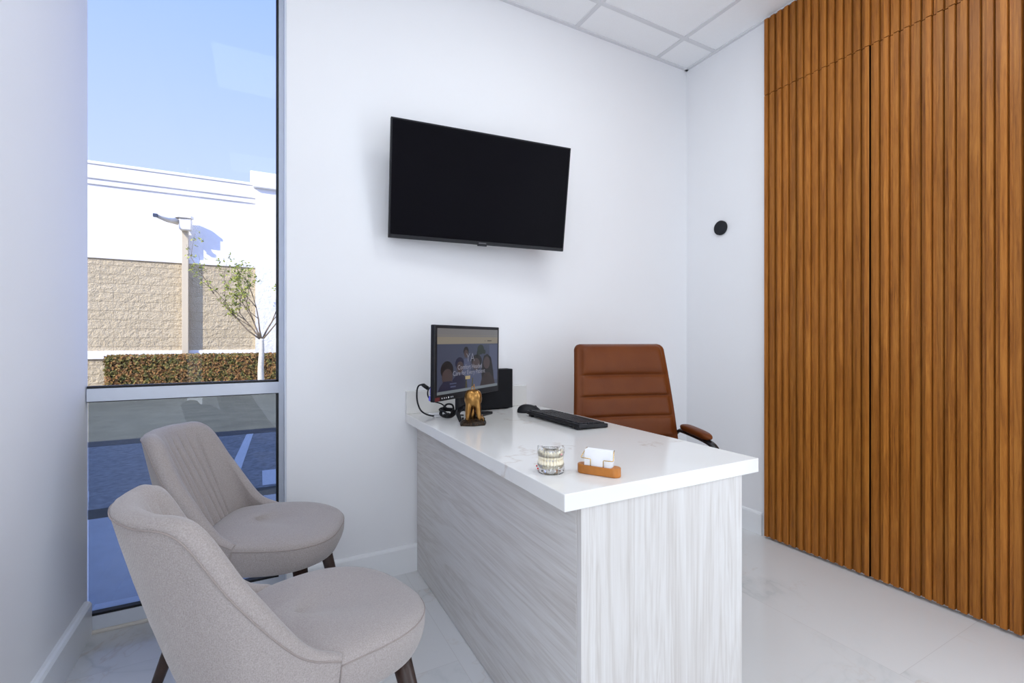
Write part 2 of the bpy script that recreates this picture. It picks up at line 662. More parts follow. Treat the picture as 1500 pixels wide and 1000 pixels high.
def base_profile(bm, p0, p1, nrm, h=0.123, t=0.014):
    """Baseboard with a small eased top from p0 to p1; nrm points into the room."""
    p0, p1, n = Vector((*p0, 0)), Vector((*p1, 0)), Vector((*nrm, 0))
    prof = [(0, 0), (t, 0), (t, h - .012), (t * .75, h - .003), (t * .45, h), (0, h)]
    A = [[p + n * a + Vector((0, 0, z)) for a, z in prof] for p in (p0, p1)]
    va = [bm.verts.new(c) for c in A[0]]
    vb = [bm.verts.new(c) for c in A[1]]
    k = len(prof)
    for i in range(k):
        bm.faces.new((va[i], va[(i + 1) % k], vb[(i + 1) % k], vb[i]))
    bm.faces.new(va[::-1]); bm.faces.new(vb)


b = nb(); base_profile(b, (XJ, YA), (XB, YA), (0, -1)); struct('baseboard_back', b, 'trim_paint')
b = nb(); base_profile(b, (XL, YR), (XL, 2.226), (1, 0), h=0.125, t=.021); struct('baseboard_left', b, 'trim_paint')
b = nb(); base_profile(b, (XB, YA - .014), (XB, 1.622), (-1, 0)); struct('baseboard_right', b, 'trim_paint')
b = nb(); box(b, XB - .012, XB, 1.597, 1.612, 0, ZC - .01, .001)
struct('trim_1', b, 'trim_paint', label='thin white edge strip beside the slatted wood')

# window: aluminium storefront frame, two panes
win = bpy.data.objects.new('window_1', None); COL.objects.link(win)
win['kind'] = 'structure'; win['label'] = 'tall aluminium framed window with a clear upper and tinted lower pane'
YF = 2.232
b = nb()
box(b, XJ - .026, XJ, YF, YF + .10, 0.0, ZH, .001)                       # right stile
box(b, XL + .004, XJ - .026, YF, YF + .05, 0.845, 0.892, .001)            # transom
box(b, XL + .004, XJ - .026, YF, YF + .10, ZH - .06, ZH, .001)
box(b, XL + .004, XJ - .026, YF, YF + .10, 0.012, 0.062, .001)            # bottom rail
box(b, XJ - .007, XJ, YA + .004, YF, 0.0, ZH)                             # jamb return
obj('window_frame', b, 'aluminium', win)
b = nb()
gy0, gy1 = YF + .004, YF + .03
for z0, z1 in ((0.062, 0.845), (0.892, ZH - .06)):
    box(b, XJ - .036, XJ - .0262, gy0, gy1, z0, z1)
    box(b, XL + .004, XJ - .026, gy0, gy1, z0, z0 + .009)
    box(b, XL + .004, XJ - .026, gy0, gy1, z1 - .003, z1)
obj('gasket', b, 'gasket', win)
b = nb(); box(b, XL + .004, XJ - .027, YF + .022, YF + .028, .895, ZH - .06)
obj('window_pane', b, 'clear_pane', win)
b = nb(); box(b, XL + .004, XJ - .027, YF + .022, YF + .028, .064, .843)
o = obj('window_pane', b, 'tinted_pane', win); o['label'] = 'darker tinted lower pane'
b = nb(); box(b, XL, XJ, YF - .008, YF + .01, 0.0, 0.012, .003)
obj('sill', b, 'caulk', win)

# ------------------------------------------------------------------ slatted wood panels
XS = 2.396


def slats(name, y_hi, y_lo, z0, z1, label, start=0.0):
    """Fluted board: raised flat ribs, sloped flanks and a stepped groove, extruded up the wall."""
    P = 0.0367
    prof = []
    y = y_hi + start
    while y > y_lo:
        prof += [(XS, y), (XS, y - .0185), (XS + .0010, y - .0190), (XS + .0175, y - .0196), (XS + .0175, y - .0226), (XS + .0095, y - .0230), (XS + .0088, y - .0236), (XS + .0088, y - .0362), (XS + .001, y - .0366)]
        y -= P
    prof = [(x, min(max(yy, y_lo), y_hi)) for x, yy in prof]
    prof = [prof[0]] + [p for q, p in zip(prof, prof[1:]) if p != q]
    out = [(XB - .003, y_hi)] + prof + [(XB - .003, prof[-1][1])]
    bm = nb()
    lo = [bm.verts.new((x, yy, z0)) for x, yy in out]
    hi = [bm.verts.new((x, yy, z1)) for x, yy in out]
    n = len(out)
    for i in range(n):
        bm.faces.new((lo[i], hi[i], hi[(i + 1) % n], lo[(i + 1) % n]))
    bm.faces.new(lo); bm.faces.new(hi[::-1])
    o = obj(name, bm, 'slat_wood')
    return tag(o, label, 'wall panel', 'slatted wood wall panels')


slats('slatted_panel', 1.592, 1.0965, 0.014, 2.383, 'narrow floor-standing slatted brown wood panel between the white wall and the vertical seam')
slats('slatted_panel', 1.0946, -0.02, 0.014, 2.383, 'wide floor-standing slatted brown wood panel on the near side of the vertical seam', 0.0219)
slats('slatted_panel', 1.592, -0.02, 2.3865, ZC - .012, 'slatted brown wood panel above the horizontal joint, just under the ceiling')

b = nb(); box(b, XS + .006, XB - .0035, 1.0947, 1.0964, .014, 2.383); struct('gap_strip', b, 'gap_shade', label='thin grey strip for the shade in the vertical seam of the slatted wood')  # added strip, its grey stands in for the shade inside the open gap

# black round sensor
b = nb(); lathe(b, [(0, 0), (.042, 0), (.0425, .003), (.0425, .012), (.040, .0155), (0, .016)], 48, Matrix.Translation((XB - .001, 1.885, 1.737)) @ Matrix.Rotation(-PI / 2, 4, 'Y'))
tag(obj('wall_sensor', b, 'disc_black'), 'small round black disc mounted on the white wall beside the slatted wood', 'wall sensor')

# ------------------------------------------------------------------ television
tv = thing('flat_tv', 'black flat screen television mounted tilted on the white wall', 'television', (0.926, 1.992, 1.768), -0.099)
tilt = Matrix.Rotation(0.159, 4, 'X')
W, Hh = 0.87, 0.503


def tbox(bm, x0, x1, y0, y1, z0, z1, m=tilt, **kw):
    box(bm, x0, x1, y0, y1, z0, z1, mat=m, **kw)


b = nb(); tbox(b, -W / 2, W / 2, 0, .022, -Hh / 2, Hh / 2, bevel=.002); tbox(b, -.30, .30, .018, .046, -.20, .12, bevel=.008)
obj('housing', b, 'black_plastic', tv)
b = nb(); tbox(b, -W / 2 + .007, W / 2 - .007, -.0012, .001, -Hh / 2 + .016, Hh / 2 - .007)
obj('screen', b, 'screen_black', tv)
b = nb(); tbox(b, -.022, .022, -.0018, .012, -Hh / 2 - .006, -Hh / 2 + .003, bevel=.001)
obj('sensor_housing', b, 'black_plastic', tv)
b = nb(); tbox(b, -.018, .018, -.0016, -.0002, -Hh / 2 + .005, -Hh / 2 + .010)
obj('logo', b, 'logo_grey', tv)
b = nb()
box(b, -.10, .10, .118, .130, -.12, .10, .003)
box(b, -.03, .03, .03, .120, -.05, .03, .004)
obj('wall_bracket', b, 'black_metal', tv)

# ------------------------------------------------------------------ desk and countertop
desk = thing('desk', 'pale whitewashed wood desk base under the white countertop', 'desk', (0.92, 1.5, 0))


def ob(bm, o, x0, x1, y0, y1, z0, z1, **kw):
    """Box in world coordinates, stored relative to the thing o (no rotation)."""
    L = o.location
    box(bm, x0 - L.x, x1 - L.x, y0 - L.y, y1 - L.y, z0 - L.z, z1 - L.z, **kw)


b = nb(); ob(b, desk, .6435, .6615, .8868, 2.130, .003, .6895, bevel=.0008)
obj('front_panel', b, 'laminate_long', desk)
b = nb(); ob(b, desk, .6440, 1.206, .868, .8866, .003, .6895, bevel=.0012)
obj('side_panel', b, 'laminate_tall', desk)
b = nb(); ob(b, desk, .6617, 1.16, 2.10, 2.130, .003, .6895)
obj('support_panel', b, 'laminate_tall', desk)

ct = thing('countertop', 'thick white veined quartz countertop resting on the desk', 'countertop', (0.93, 1.5, .69))
b = nb(); ob(b, ct, .592, 1.268, .859, 2.1445, .690, .730, bevel=.0022, seg=3)
obj('slab', b, 'quartz', ct)
b = nb(); ob(b, ct, .592, 1.226, 2.1245, 2.1445, .7302, .834, bevel=.0015)
obj('backsplash', b, 'quartz', ct)

# ------------------------------------------------------------------ monitor
MZ = 0.7302
mo = thing('computer_monitor', 'black desktop monitor showing a web page, standing on the white countertop', 'monitor', (0.795, 1.863, MZ), 0.579)
W, Hh, CZ = 0.49, 0.30, 0.249
mt = Matrix.Translation((0, 0, CZ)) @ Matrix.Rotation(0.009, 4, 'X')
b = nb(); box(b, -W / 2, W / 2, 0, .020, -Hh / 2, Hh / 2, .003, mat=mt)
box(b, -.19, .19, .018, .040, -.125, .07, .012, 3, mat=mt)
obj('bezel', b, 'black_plastic', mo)
SW, SB, ST = W - .030, -Hh / 2 + .026, Hh / 2 - .013


def emat(name, c, s=1.0):
    return emit(name, rgb(*c), s)


emat('page_blue', (72, 80, 104), .55); emat('page_header', (176, 166, 148), .42); emat('page_top', (142, 140, 142), .48)
emat('page_bar', (138, 148, 156), .5); emat('page_navy', (36, 38, 70), .45); emat('page_skin', (98, 82, 84), .35)
emat('page_hair', (26, 24, 30), .35); emat('page_text', (170, 170, 185), .55); emat('page_button', (196, 176, 130), .55)
emat('page_brown', (60, 46, 46), .4); emat('page_green', (32, 48, 40), .5); emat('page_light', (92, 100, 132), .5); emat('page_yellow', (104, 100, 30), .4)
names = ['page_blue', 'page_header', 'page_top', 'page_bar', 'page_navy', 'page_skin', 'page_hair', 'page_text', 'page_button', 'page_brown', 'page_green', 'page_light', 'page_yellow']
mi = {n: i for i, n in enumerate(names)}
sb = nb()
layer = [0]


def flat(pts, col):
    """A polygon of the picture on the screen; u 0..1 left to right, v 0..1 bottom to top."""
    layer[0] += 1
    y = -0.0008 - 0.000012 * layer[0]
    vs = [sb.verts.new(mt @ Vector(((min(max(u, 0), 1) - .5) * SW, y, SB + min(max(v, 0), 1) * (ST - SB)))) for u, v in pts]
    f = sb.faces.new(vs)
    f.material_index = mi[col]


def rct(u0, u1, v0, v1, col):
    flat([(u0, v0), (u1, v0), (u1, v1), (u0, v1)], col)


def ell(u, v, a, c, col, n=20):
    flat([(u + a * math.cos(2 * PI * k / n), v + c * math.sin(2 * PI * k / n)) for k in range(n)], col)


rct(0, 1, 0, 1, 'page_blue')
rct(0, 1, .87, 1, 'page_top'); rct(0, 1, .76, .87, 'page_header'); rct(0, 1, .895, .90, 'page_header')
rct(.80, .88, .80, .815, 'page_brown'); rct(.75, .765, .803, .812, 'page_brown')
rct(.84, 1, .30, .74, 'page_light'); rct(.93, 1, .12, .40, 'page_light')
ell(.68, .66, .06, .085, 'page_green'); ell(.64, .60, .03, .05, 'page_green'); ell(.74, .62, .03, .04, 'page_green')
# grown-up at the back, then the children and the woman
ell(.43, .64, .042, .075, 'page_hair'); ell(.43, .60, .033, .065, 'page_skin'); flat([(.36, .0), (.36, .40), (.40, .52), (.47, .52), (.51, .40), (.51, 0)], 'page_light')
ell(.33, .45, .068, .10, 'page_navy'); ell(.335, .39, .052, .095, 'page_skin'); flat([(.20, 0), (.22, .20), (.29, .28), (.38, .28), (.44, .20), (.46, 0)], 'page_navy')
ell(.61, .47, .092, .11, 'page_hair'); ell(.60, .42, .066, .10, 'page_skin'); flat([(.47, 0), (.49, .22), (.57, .31), (.65, .31), (.70, .2), (.70, 0)], 'page_light')
flat([(.70, .06), (.70, .40), (.74, .55), (.80, .58), (.87, .52), (.90, .38), (.93, .12)], 'page_hair'); ell(.79, .43, .060, .105, 'page_skin')
flat([(.66, 0), (.70, .16), (.76, .26), (.84, .26), (.93, .14), (.96, 0)], 'page_brown')
ell(.14, .36, .092, .14, 'page_hair'); ell(.145, .25, .078, .13, 'page_skin'); flat([(.0, .02), (.04, .12), (.09, .19), (.2, .19), (.27, .12), (.3, .02)], 'page_navy')
rct(.19, .27, .085, .11, 'page_light'); rct(.18, .28, .135, .155, 'page_light')
flat([(.42, 0), (.44, 0), (.445, .17), (.43, .17)], 'page_yellow'); flat([(.52, .02), (.54, .02), (.55, .2), (.535, .2)], 'page_yellow')
rct(.42, .50, .185, .24, 'page_button')
rct(0, 1, 0, .045, 'page_bar')
scr = obj('screen', sb, names, mo, recalc=False)
scr['label'] = 'lit screen showing a web page with a family photo'


def text_mesh(s, size, mat, parent, name, m, bold=0.0):
    c = bpy.data.curves.new(name, 'FONT')
    c.body = s; c.size = size; c.align_x = 'CENTER'; c.align_y = 'CENTER'; c.offset = bold; c.resolution_u = 3
    t = bpy.data.objects.new(name + '_tmp', c); COL.objects.link(t)
    dg = bpy.context.evaluated_depsgraph_get()
    me = bpy.data.meshes.new_from_object(t.evaluated_get(dg))
    bpy.data.objects.remove(t); bpy.data.curves.remove(c)
    me.transform(m); me.materials.clear(); me.materials.append(M[mat])
    o = bpy.data.objects.new(name, me); COL.objects.link(o); o.parent = parent
    return o


UP = Matrix.Rotation(PI / 2, 4, 'X')


def spos(u, v):
    return mt @ Matrix.Translation(((u - .5) * SW, -.0018, SB + v * (ST - SB))) @ UP


t1 = text_mesh('Comfort Headed', .027, 'page_text', scr, 'lettering', spos(.50, .385))
t2 = text_mesh('Care for Every Patient', .027, 'page_text', scr, 'lettering', spos(.49, .295))
t3 = text_mesh('YA', .052, 'page_text', scr, 'lettering', spos(.50, .53), -.001)
b = nb()
box(b, -W / 2 + .004, -W / 2 + .034, -.0008, .0005, -Hh / 2 + .003, -Hh / 2 + .017, mat=mt)
o = obj('sticker', b, 'sticker_red', mo); o['label'] = 'dark red sticker on the lower bezel corner'
b = nb()
for i, x in enumerate((-.196, -.181, -.168, -.153, -.136, -.124)):
    lathe(b, [(0, 0), (.0042 if i == 3 else .003, 0), (0, .0006)], 10, mt @ Matrix.Translation((x, -.0002, -Hh / 2 + .011)) @ Matrix.Rotation(PI / 2, 4, 'X'))
obj('icon_row', b, 'sticker_white', mo)
b = nb()
box(b, -.03, .03, .036, .060, .03, .20, .006)
tube(b, [(0, .045, .05), (-.05, .03, .03), (-.088, -.012, .006)], [.012, .010, .007], 10)
tube(b, [(0, .045, .05), (.06, .03, .02), (.155, -.005, .006)], [.012, .011, .008], 10)
box(b, .02, .17, -.012, .034, .0, .012, .003)
obj('stand', b, 'black_plastic', mo)

# slim black computer case behind the monitor
pc = thing('computer_tower', 'small black computer case standing behind the monitor against the backsplash', 'computer', (1.0, 2.09, .7302))
b = nb(); ob(b, pc, .905, 1.108, 2.058, 2.122, .734, .926, bevel=.003)
obj('case', b, 'matte_black', pc)
for x in (.93, 1.08):
    b = nb(); ob(b, pc, x - .008, x + .008, 2.07, 2.11, .7302, .7345)
    obj('foot', b, 'matte_black', pc)

# cables on the countertop
cb = thing('power_cable', 'black cable looping out from behind the monitor with a plug', 'cable', (.66, 2.0, .7302))
L = cb.location


def w(*p):
    return [Vector(q) - L for q in p]


b = nb(); tube(b, spline(w((.745, 1.985, .742), (.70, 1.975, .737), (.655, 1.985, .740), (.622, 2.00, .76), (.608, 2.01, .80), (.606, 2.01, .845), (.613, 2.01, .868), (.626, 2.005, .874)), 10), .0036, 10)
obj('cord', b, 'black_plastic', cb)
b = nb(); tube(b, w((.625, 2.006, .874), (.632, 2.003, .872), (.650, 1.997, .858), (.655, 1.996, .854)), [.0045, .0085, .0085, .006], 12)
obj('plug', b, 'black_plastic', cb)

cb = thing('video_cable', 'thin black cable curling at the edge of the monitor around a blue connector', 'cable', (.69, 1.98, .7302))
L = cb.location
b = nb(); tube(b, spline(w((.690, 1.955, .872), (.665, 1.955, .872), (.643, 1.96, .858), (.638, 1.96, .838), (.645, 1.96, .818), (.668, 1.96, .802), (.70, 1.955, .79), (.735, 1.95, .760), (.77, 1.945, .740), (.80, 1.95, .7345)), 9), .003, 10)
obj('cord', b, 'black_plastic', cb)
b = nb()
box(b, .648 - L.x, .676 - L.x, 1.950 - L.y, 1.964 - L.y, .828 - L.z, .866 - L.z, .003)
box(b, .642 - L.x, .662 - L.x, 1.950 - L.y, 1.962 - L.y, .806 - L.z, .8275 - L.z, .003)
obj('connector', b, 'blue_plastic', cb)['label'] = 'blue connector'

cb = thing('cable_bundle', 'coiled bundle of black cables lying under the monitor edge', 'cable', (.70, 1.93, .7302))
L = cb.location
b = nb()
rng = random.Random(3)
pts = []
for i in range(46):
    a = i * 0.75
    pts.append((.012 + .034 * math.cos(a) * (0.8 + .3 * rng.random()), -.022 + .02 * math.sin(a) + .012 * rng.random(), .010 + .03 * (0.5 + .5 * math.sin(a * .37 + 1)) * rng.random() + .012 * (1 + math.sin(a))))
tube(b, spline(pts, 5), .0042, 8)
obj('coil', b, 'black_plastic', cb)

b = nb(); box(b, .672, .745, 1.965, 2.055, .7303, .7395, .003)
tag(obj('white_adapter', b, 'white_plastic'), 'flat white adapter lying on the countertop behind the cables', 'adapter')

# ------------------------------------------------------------------ golden tooth sculpture
ts = thing('tooth_sculpture', 'golden tooth sculpture on a rough dark base in front of the monitor', 'sculpture', (.757, 1.743, .7303), -0.38)
b = nb()
pts = [(-.05, -.036), (.0, -.046), (.046, -.030), (.053, .012), (.030, .040), (-.020, .042), (-.053, .018)]
t = bmesh.new()
n = 40
rows = []
for j, (s, z) in enumerate(((1.0, 0), (1.02, .005), (.98, .010), (.86, .015), (.55, .021), (.25, .024), (.02, .026))):
    row = []
    for k in range(n):
        a = 2 * PI * k / n
        q = len(pts) * k / n
        i = int(q); f = q - i
        px = pts[i][0] * (1 - f) + pts[(i + 1) % len(pts)][0] * f
        py = pts[i][1] * (1 - f) + pts[(i + 1) % len(pts)][1] * f
        jit = (mnoise.noise(Vector((px * 70, py * 70, z * 90))) * .008) if j >= 2 else 0
        row.append((px * s, py * s, max(0, z + jit)))
    rows.append(row)
rows = [[r[k] for r in rows] for k in range(n)]
grid(b, rows, closed_u=True)
for i in range(34):      # little rocks and coral sprigs
    a = rng.random() * 2 * PI; r = .016 + .026 * rng.random()
    blob(b, (r * math.cos(a) * 1.1, r * math.sin(a) * .85, .016 + .006 * rng.random()), (.004 + .005 * rng.random(),) * 2 + (.003 + .005 * rng.random(),), 1)
obj('base', b, 'bronze_dark', ts, weld=True)
b = nb()
for k in range(7):
    x0, y0 = .034 + .006 * math.cos(k * 2.1), -.004 + .012 * math.sin(k * 1.7)
    tube(b, [(x0, y0, .012), (x0 + .003 * math.sin(k), y0, .024), (x0 + .007 * math.sin(k * 2), y0 - .003, .032 + .005 * (k % 3))], [.003, .0022, .0012], 6)
tube(b, [(-.003, .0, .018), (.0, .0, .05), (.002, .0, .075)], [.012, .007, .004], 8)
obj('coral_sprig', b, 'bronze', ts)
# the tooth: crown with four cusps running into its roots, fused into one skin
b = nb()
blob(b, (0, 0, .103), (.0362, .0300, .0375), 3)
for sx, sy in ((-1, -1), (1, -1), (-1, 1), (1, 1)):
    blob(b, (sx * .0120, sy * .0080, .1135), (.0228, .0200, .0265), 3)
    tube(b, spline([(sx * .0125, sy * .009, .112), (sx * .0165, sy * .0105, .085), (sx * .0200, sy * .0125, .056), (sx * .0225, sy * .014, .030), (sx * .0200, sy * .012, .012)], 5),
         [.0160 - .0095 * (i / 20) ** 1.1 for i in range(21)], 14)
to = obj('tooth', b, 'bronze', ts)
rm = to.modifiers.new('Remesh', 'REMESH'); rm.mode = 'VOXEL'; rm.voxel_size = .0014; rm.use_smooth_shade = True
sm = to.modifiers.new('Smooth', 'SMOOTH'); sm.factor = .5; sm.iterations = 18
to['label'] = 'golden molar with roots'
b = nb()
t = bmesh.new()
tube(b, [(.0065 * math.cos(a), 0, .146 + .0065 * math.sin(a)) for a in [2 * PI * k / 18 for k in range(19)]], .0018, 8)
tube(b, [(.002, 0, .152), (.004, 0, .158), (.003, 0, .163)], [.0025, .0025, .001], 8)
tube(b, [(0, 0, .128), (0, 0, .141)], [.0055, .0022], 10)
obj('ring_finial', b, 'bronze', ts)

# ------------------------------------------------------------------ mouse and keyboard
ms = thing('computer_mouse', 'black computer mouse at the far end of the keyboard', 'mouse', (1.112, 1.905, .7303), -0.5)
b = nb()
t = bmesh.new()
bmesh.ops.create_uvsphere(t, u_segments=36, v_segments=20, radius=1.0)
for v in t.verts:
    x, y, z = v.co
    z = max(z, -.12)
    v.co = Vector((x * .056, y * .0315 * (1 - .10 * x), z * .033 * (1 - .22 * x) + .0050))
for f in t.faces:
    f.smooth = True
merge(b, t)
obj('shell', b, 'black_plastic', ms, weld=True)
b = nb(); lathe(b, [(0, -.003), (.008, -.003), (.008, .003), (0, .003)], 16, Matrix.Translation((.030, 0, .0245)) @ Matrix.Rotation(PI / 2, 4, 'X'))
obj('scroll_wheel', b, 'key_black', ms)

kb = thing('keyboard', 'black computer keyboard lying along the far edge of the countertop', 'keyboard', (1.121, 1.628, .7303), 0.0)
# local x: towards the typist (world +X); y along its length. The back edge (-x) is raised.
kt = Matrix.Rotation(math.radians(3.3), 4, 'Y')
KT = Matrix.Translation((0, 0, .0048)) @ kt
b = nb(); box(b, -.070, .070, -.196, .196, 0, .015, .003, mat=KT)
obj('body', b, 'black_plastic', kb)
b = nb()
for ys, nkeys in (((-.188, .082), 15), ((.090, .186), 5)):
    for r in range(6):
        x0 = -.062 + r * .0206
        if r == 5 and nkeys == 15:
            wd = [1.25, 1.25, 1.25, 6.25, 1.25, 1.25, 1.25, 1.25]
        else:
            wd = [1] * nkeys
        tot = sum(wd); y = ys[0]
        for q in wd:
            dy = q / tot * (ys[1] - ys[0])
            box(b, x0, x0 + .0178, y + .001, y + dy - .001, .0148, .0195, .0012, 1, mat=KT)
            y += dy
o = obj('keys', b, 'key_black', kb)
for y in (-.17, .17):
    b = nb(); box(b, -.066, -.052, y - .012, y + .012, 0.0, .0095, .001)
    obj('foot', b, 'black_plastic', kb)

# ------------------------------------------------------------------ clear dental model
dm = thing('dental_model', 'clear acrylic jaw model with ivory teeth near the countertop corner', 'dental model', (.662, 1.022, .7303), math.radians(150))


def arch(a, rx=.028, ry=.033):
    return Vector((rx * math.cos(a), ry * math.sin(a) - .010, 0))


def jaw(bm, z0, z1, wd):
    n = 40
    rows = []
    for i in range(n + 1):
        a = -.10 * PI + 1.2 * PI * i / n
        c = arch(a); d = Vector((math.cos(a), math.sin(a), 0))
        rows.append([c - d * wd + Vector((0, 0, z0)), c + d * wd * .9 + Vector((0, 0, z0)), c + d * wd + Vector((0, 0, (z0 + z1) / 2)), c + d * wd * .8 + Vector((0, 0, z1)), c - d * wd * .8 + Vector((0, 0, z1)), c - d * wd + Vector((0, 0, z0))])
    V = grid(bm, rows)
    bm.faces.new(V[0][:5]); bm.faces.new(V[-1][:5][::-1])


b = nb(); jaw(b, .0, .022, .008); obj('lower_jaw', b, 'acrylic', dm, weld=True)
b = nb(); jaw(b, .043, .064, .008)
obj('upper_jaw', b, 'acrylic', dm, weld=True)
b = nb(); box(b, -.006, .006, -.030, -.018, .0, .060, .002); tube(b, [(-.02, -.028, .055), (.022, -.028, .055)], .004, 10)
obj('hinge', b, 'acrylic', dm)
for z, s in ((.0225, 1), (.0445, -1)):
    for i in range(13):
        a = -.04 * PI + 1.08 * PI * i / 12
        c = arch(a) + Vector((0, 0, z))
        b = nb()
        sz = .0062 if abs(i - 6) > 2 else .0050
        blob(b, c, (sz, sz, .0125), 2, mat=Matrix.Translation(c) @ Matrix.Rotation(a, 4, 'Z') @ Matrix.Diagonal((1, 1, 1, 1)))
        obj('tooth', b, 'tooth_ivory', dm)
for i, (a, z, m_, nm) in enumerate(((-.02, .012, 'red_resin', 'gum_spot'), (.12, .010, 'red_resin', 'gum_spot'), (.75, .050, 'pink_resin', 'gum_patch'))):
    b = nb(); blob(b, arch(a * PI) + Vector((.0085 * math.cos(a * PI), .0085 * math.sin(a * PI), z)), (.0024, .0024, .0024), 2)
    obj(nm, b, m_, dm)
for a in (.30, .62):
    c = arch(a * PI)
    b = nb(); tube(b, [c + Vector((0, 0, .046 + .002 * k)) for k in range(9)], [.0018 if k % 2 else .0024 for k in range(9)], 10)
    obj('implant_screw', b, 'steel', dm)

# ------------------------------------------------------------------ business card holder
ang = math.atan2(.895 - .996, .788 - .727)
ch = thing('card_holder', 'brown wooden card holder with brass wire arms on the countertop', 'card holder', (.7585, .948, .7303), ang)
b = nb()
out = []
for cx, a0 in ((.040, -PI / 2), (-.040, PI / 2)):
    for k in range(17):
        a = a0 + PI * k / 16
        out.append((cx + .0162 * math.cos(a), .0162 * math.sin(a)))
prism(b, out, 0, .011, .0015)
lip = []
t = bmesh.new()
# raised ends with a slot between them
for sx in (1, -1):
    pts = []
    for k in range(17):
        a = -PI / 2 + PI * k / 16
        pts.append((sx * (.040 + .0165 * math.cos(a)), .0165 * math.sin(a)))
    pts += [(sx * .036, .0165), (sx * .036, -.0165)]
    if sx < 0:
        pts = pts[::-1]
    prism(b, pts, .0005, .023, .002)
box(b, -.036, .036, -.0165, -.0115, .0006, .022, .0008)
box(b, -.036, .036, .0115, .0165, .0006, .022, .0008)
obj('base', b, 'holder_wood', ch)
for sx in (-1, 1):
    b = nb()
    tube(b, [(sx * .017, -.0135, .014), (sx * .017, -.0145, .038), (sx * .0185, -.0148, .0395), (sx * .040, -.0150, .0405), (sx * .0425, -.0142, .0415), (sx * .0375, .004, .0585), (sx * .0365, .0125, .0615)], .0012, 8)
    obj('wire_arm', b, 'brass', ch)['label'] = 'bent brass wire arm'
# cards standing in the slot, leaning back a little
ct2 = thing('card_stack', 'stack of blank white cards standing in the wooden card holder', 'cards', (.7585, .948, .7416), ang)
for i in range(9):
    b = nb()
    mm = Matrix.Translation((.0008 * ((i * 7) % 5 - 2), -.0095 + .0023 * i, .0002)) @ Matrix.Rotation(math.radians(-6), 4, 'X')
    box(b, -.0345, .0345, -.0008, .0008, .0012, .0500, .0003, 1, mat=mm)
    obj('card', b, 'paper', ct2)


# ------------------------------------------------------------------ upholstered side chairs
def sgnpow(c, e):
    return math.copysign(abs(c) ** e, c)


def smooth(a, b_, x):
    t_ = min(1, max(0, (x - a) / (b_ - a)))
    return t_ * t_ * (3 - 2 * t_)


ZB, ZS = 0.356, 0.448
XC, AF, AB, HW, EX = .070, .350, .135, .200, 2 / 2.8
RIM = [(-.242, 0, .766), (-.226, .088, .765), (-.175, .157, .750), (-.101, .189, .628), (.002, .190, .493), (.079, .199, .450)]


def plan(th):
    """Seat outline; th measured from the back (-x), positive towards +y."""
    c, s = math.cos(th), math.sin(th)
    px = -sgnpow(c, EX)
    return XC + px * ((AF - XC) if px > 0 else (XC + AB)), HW * sgnpow(s, EX) * (1 + .075 * smooth(0, .7, px))


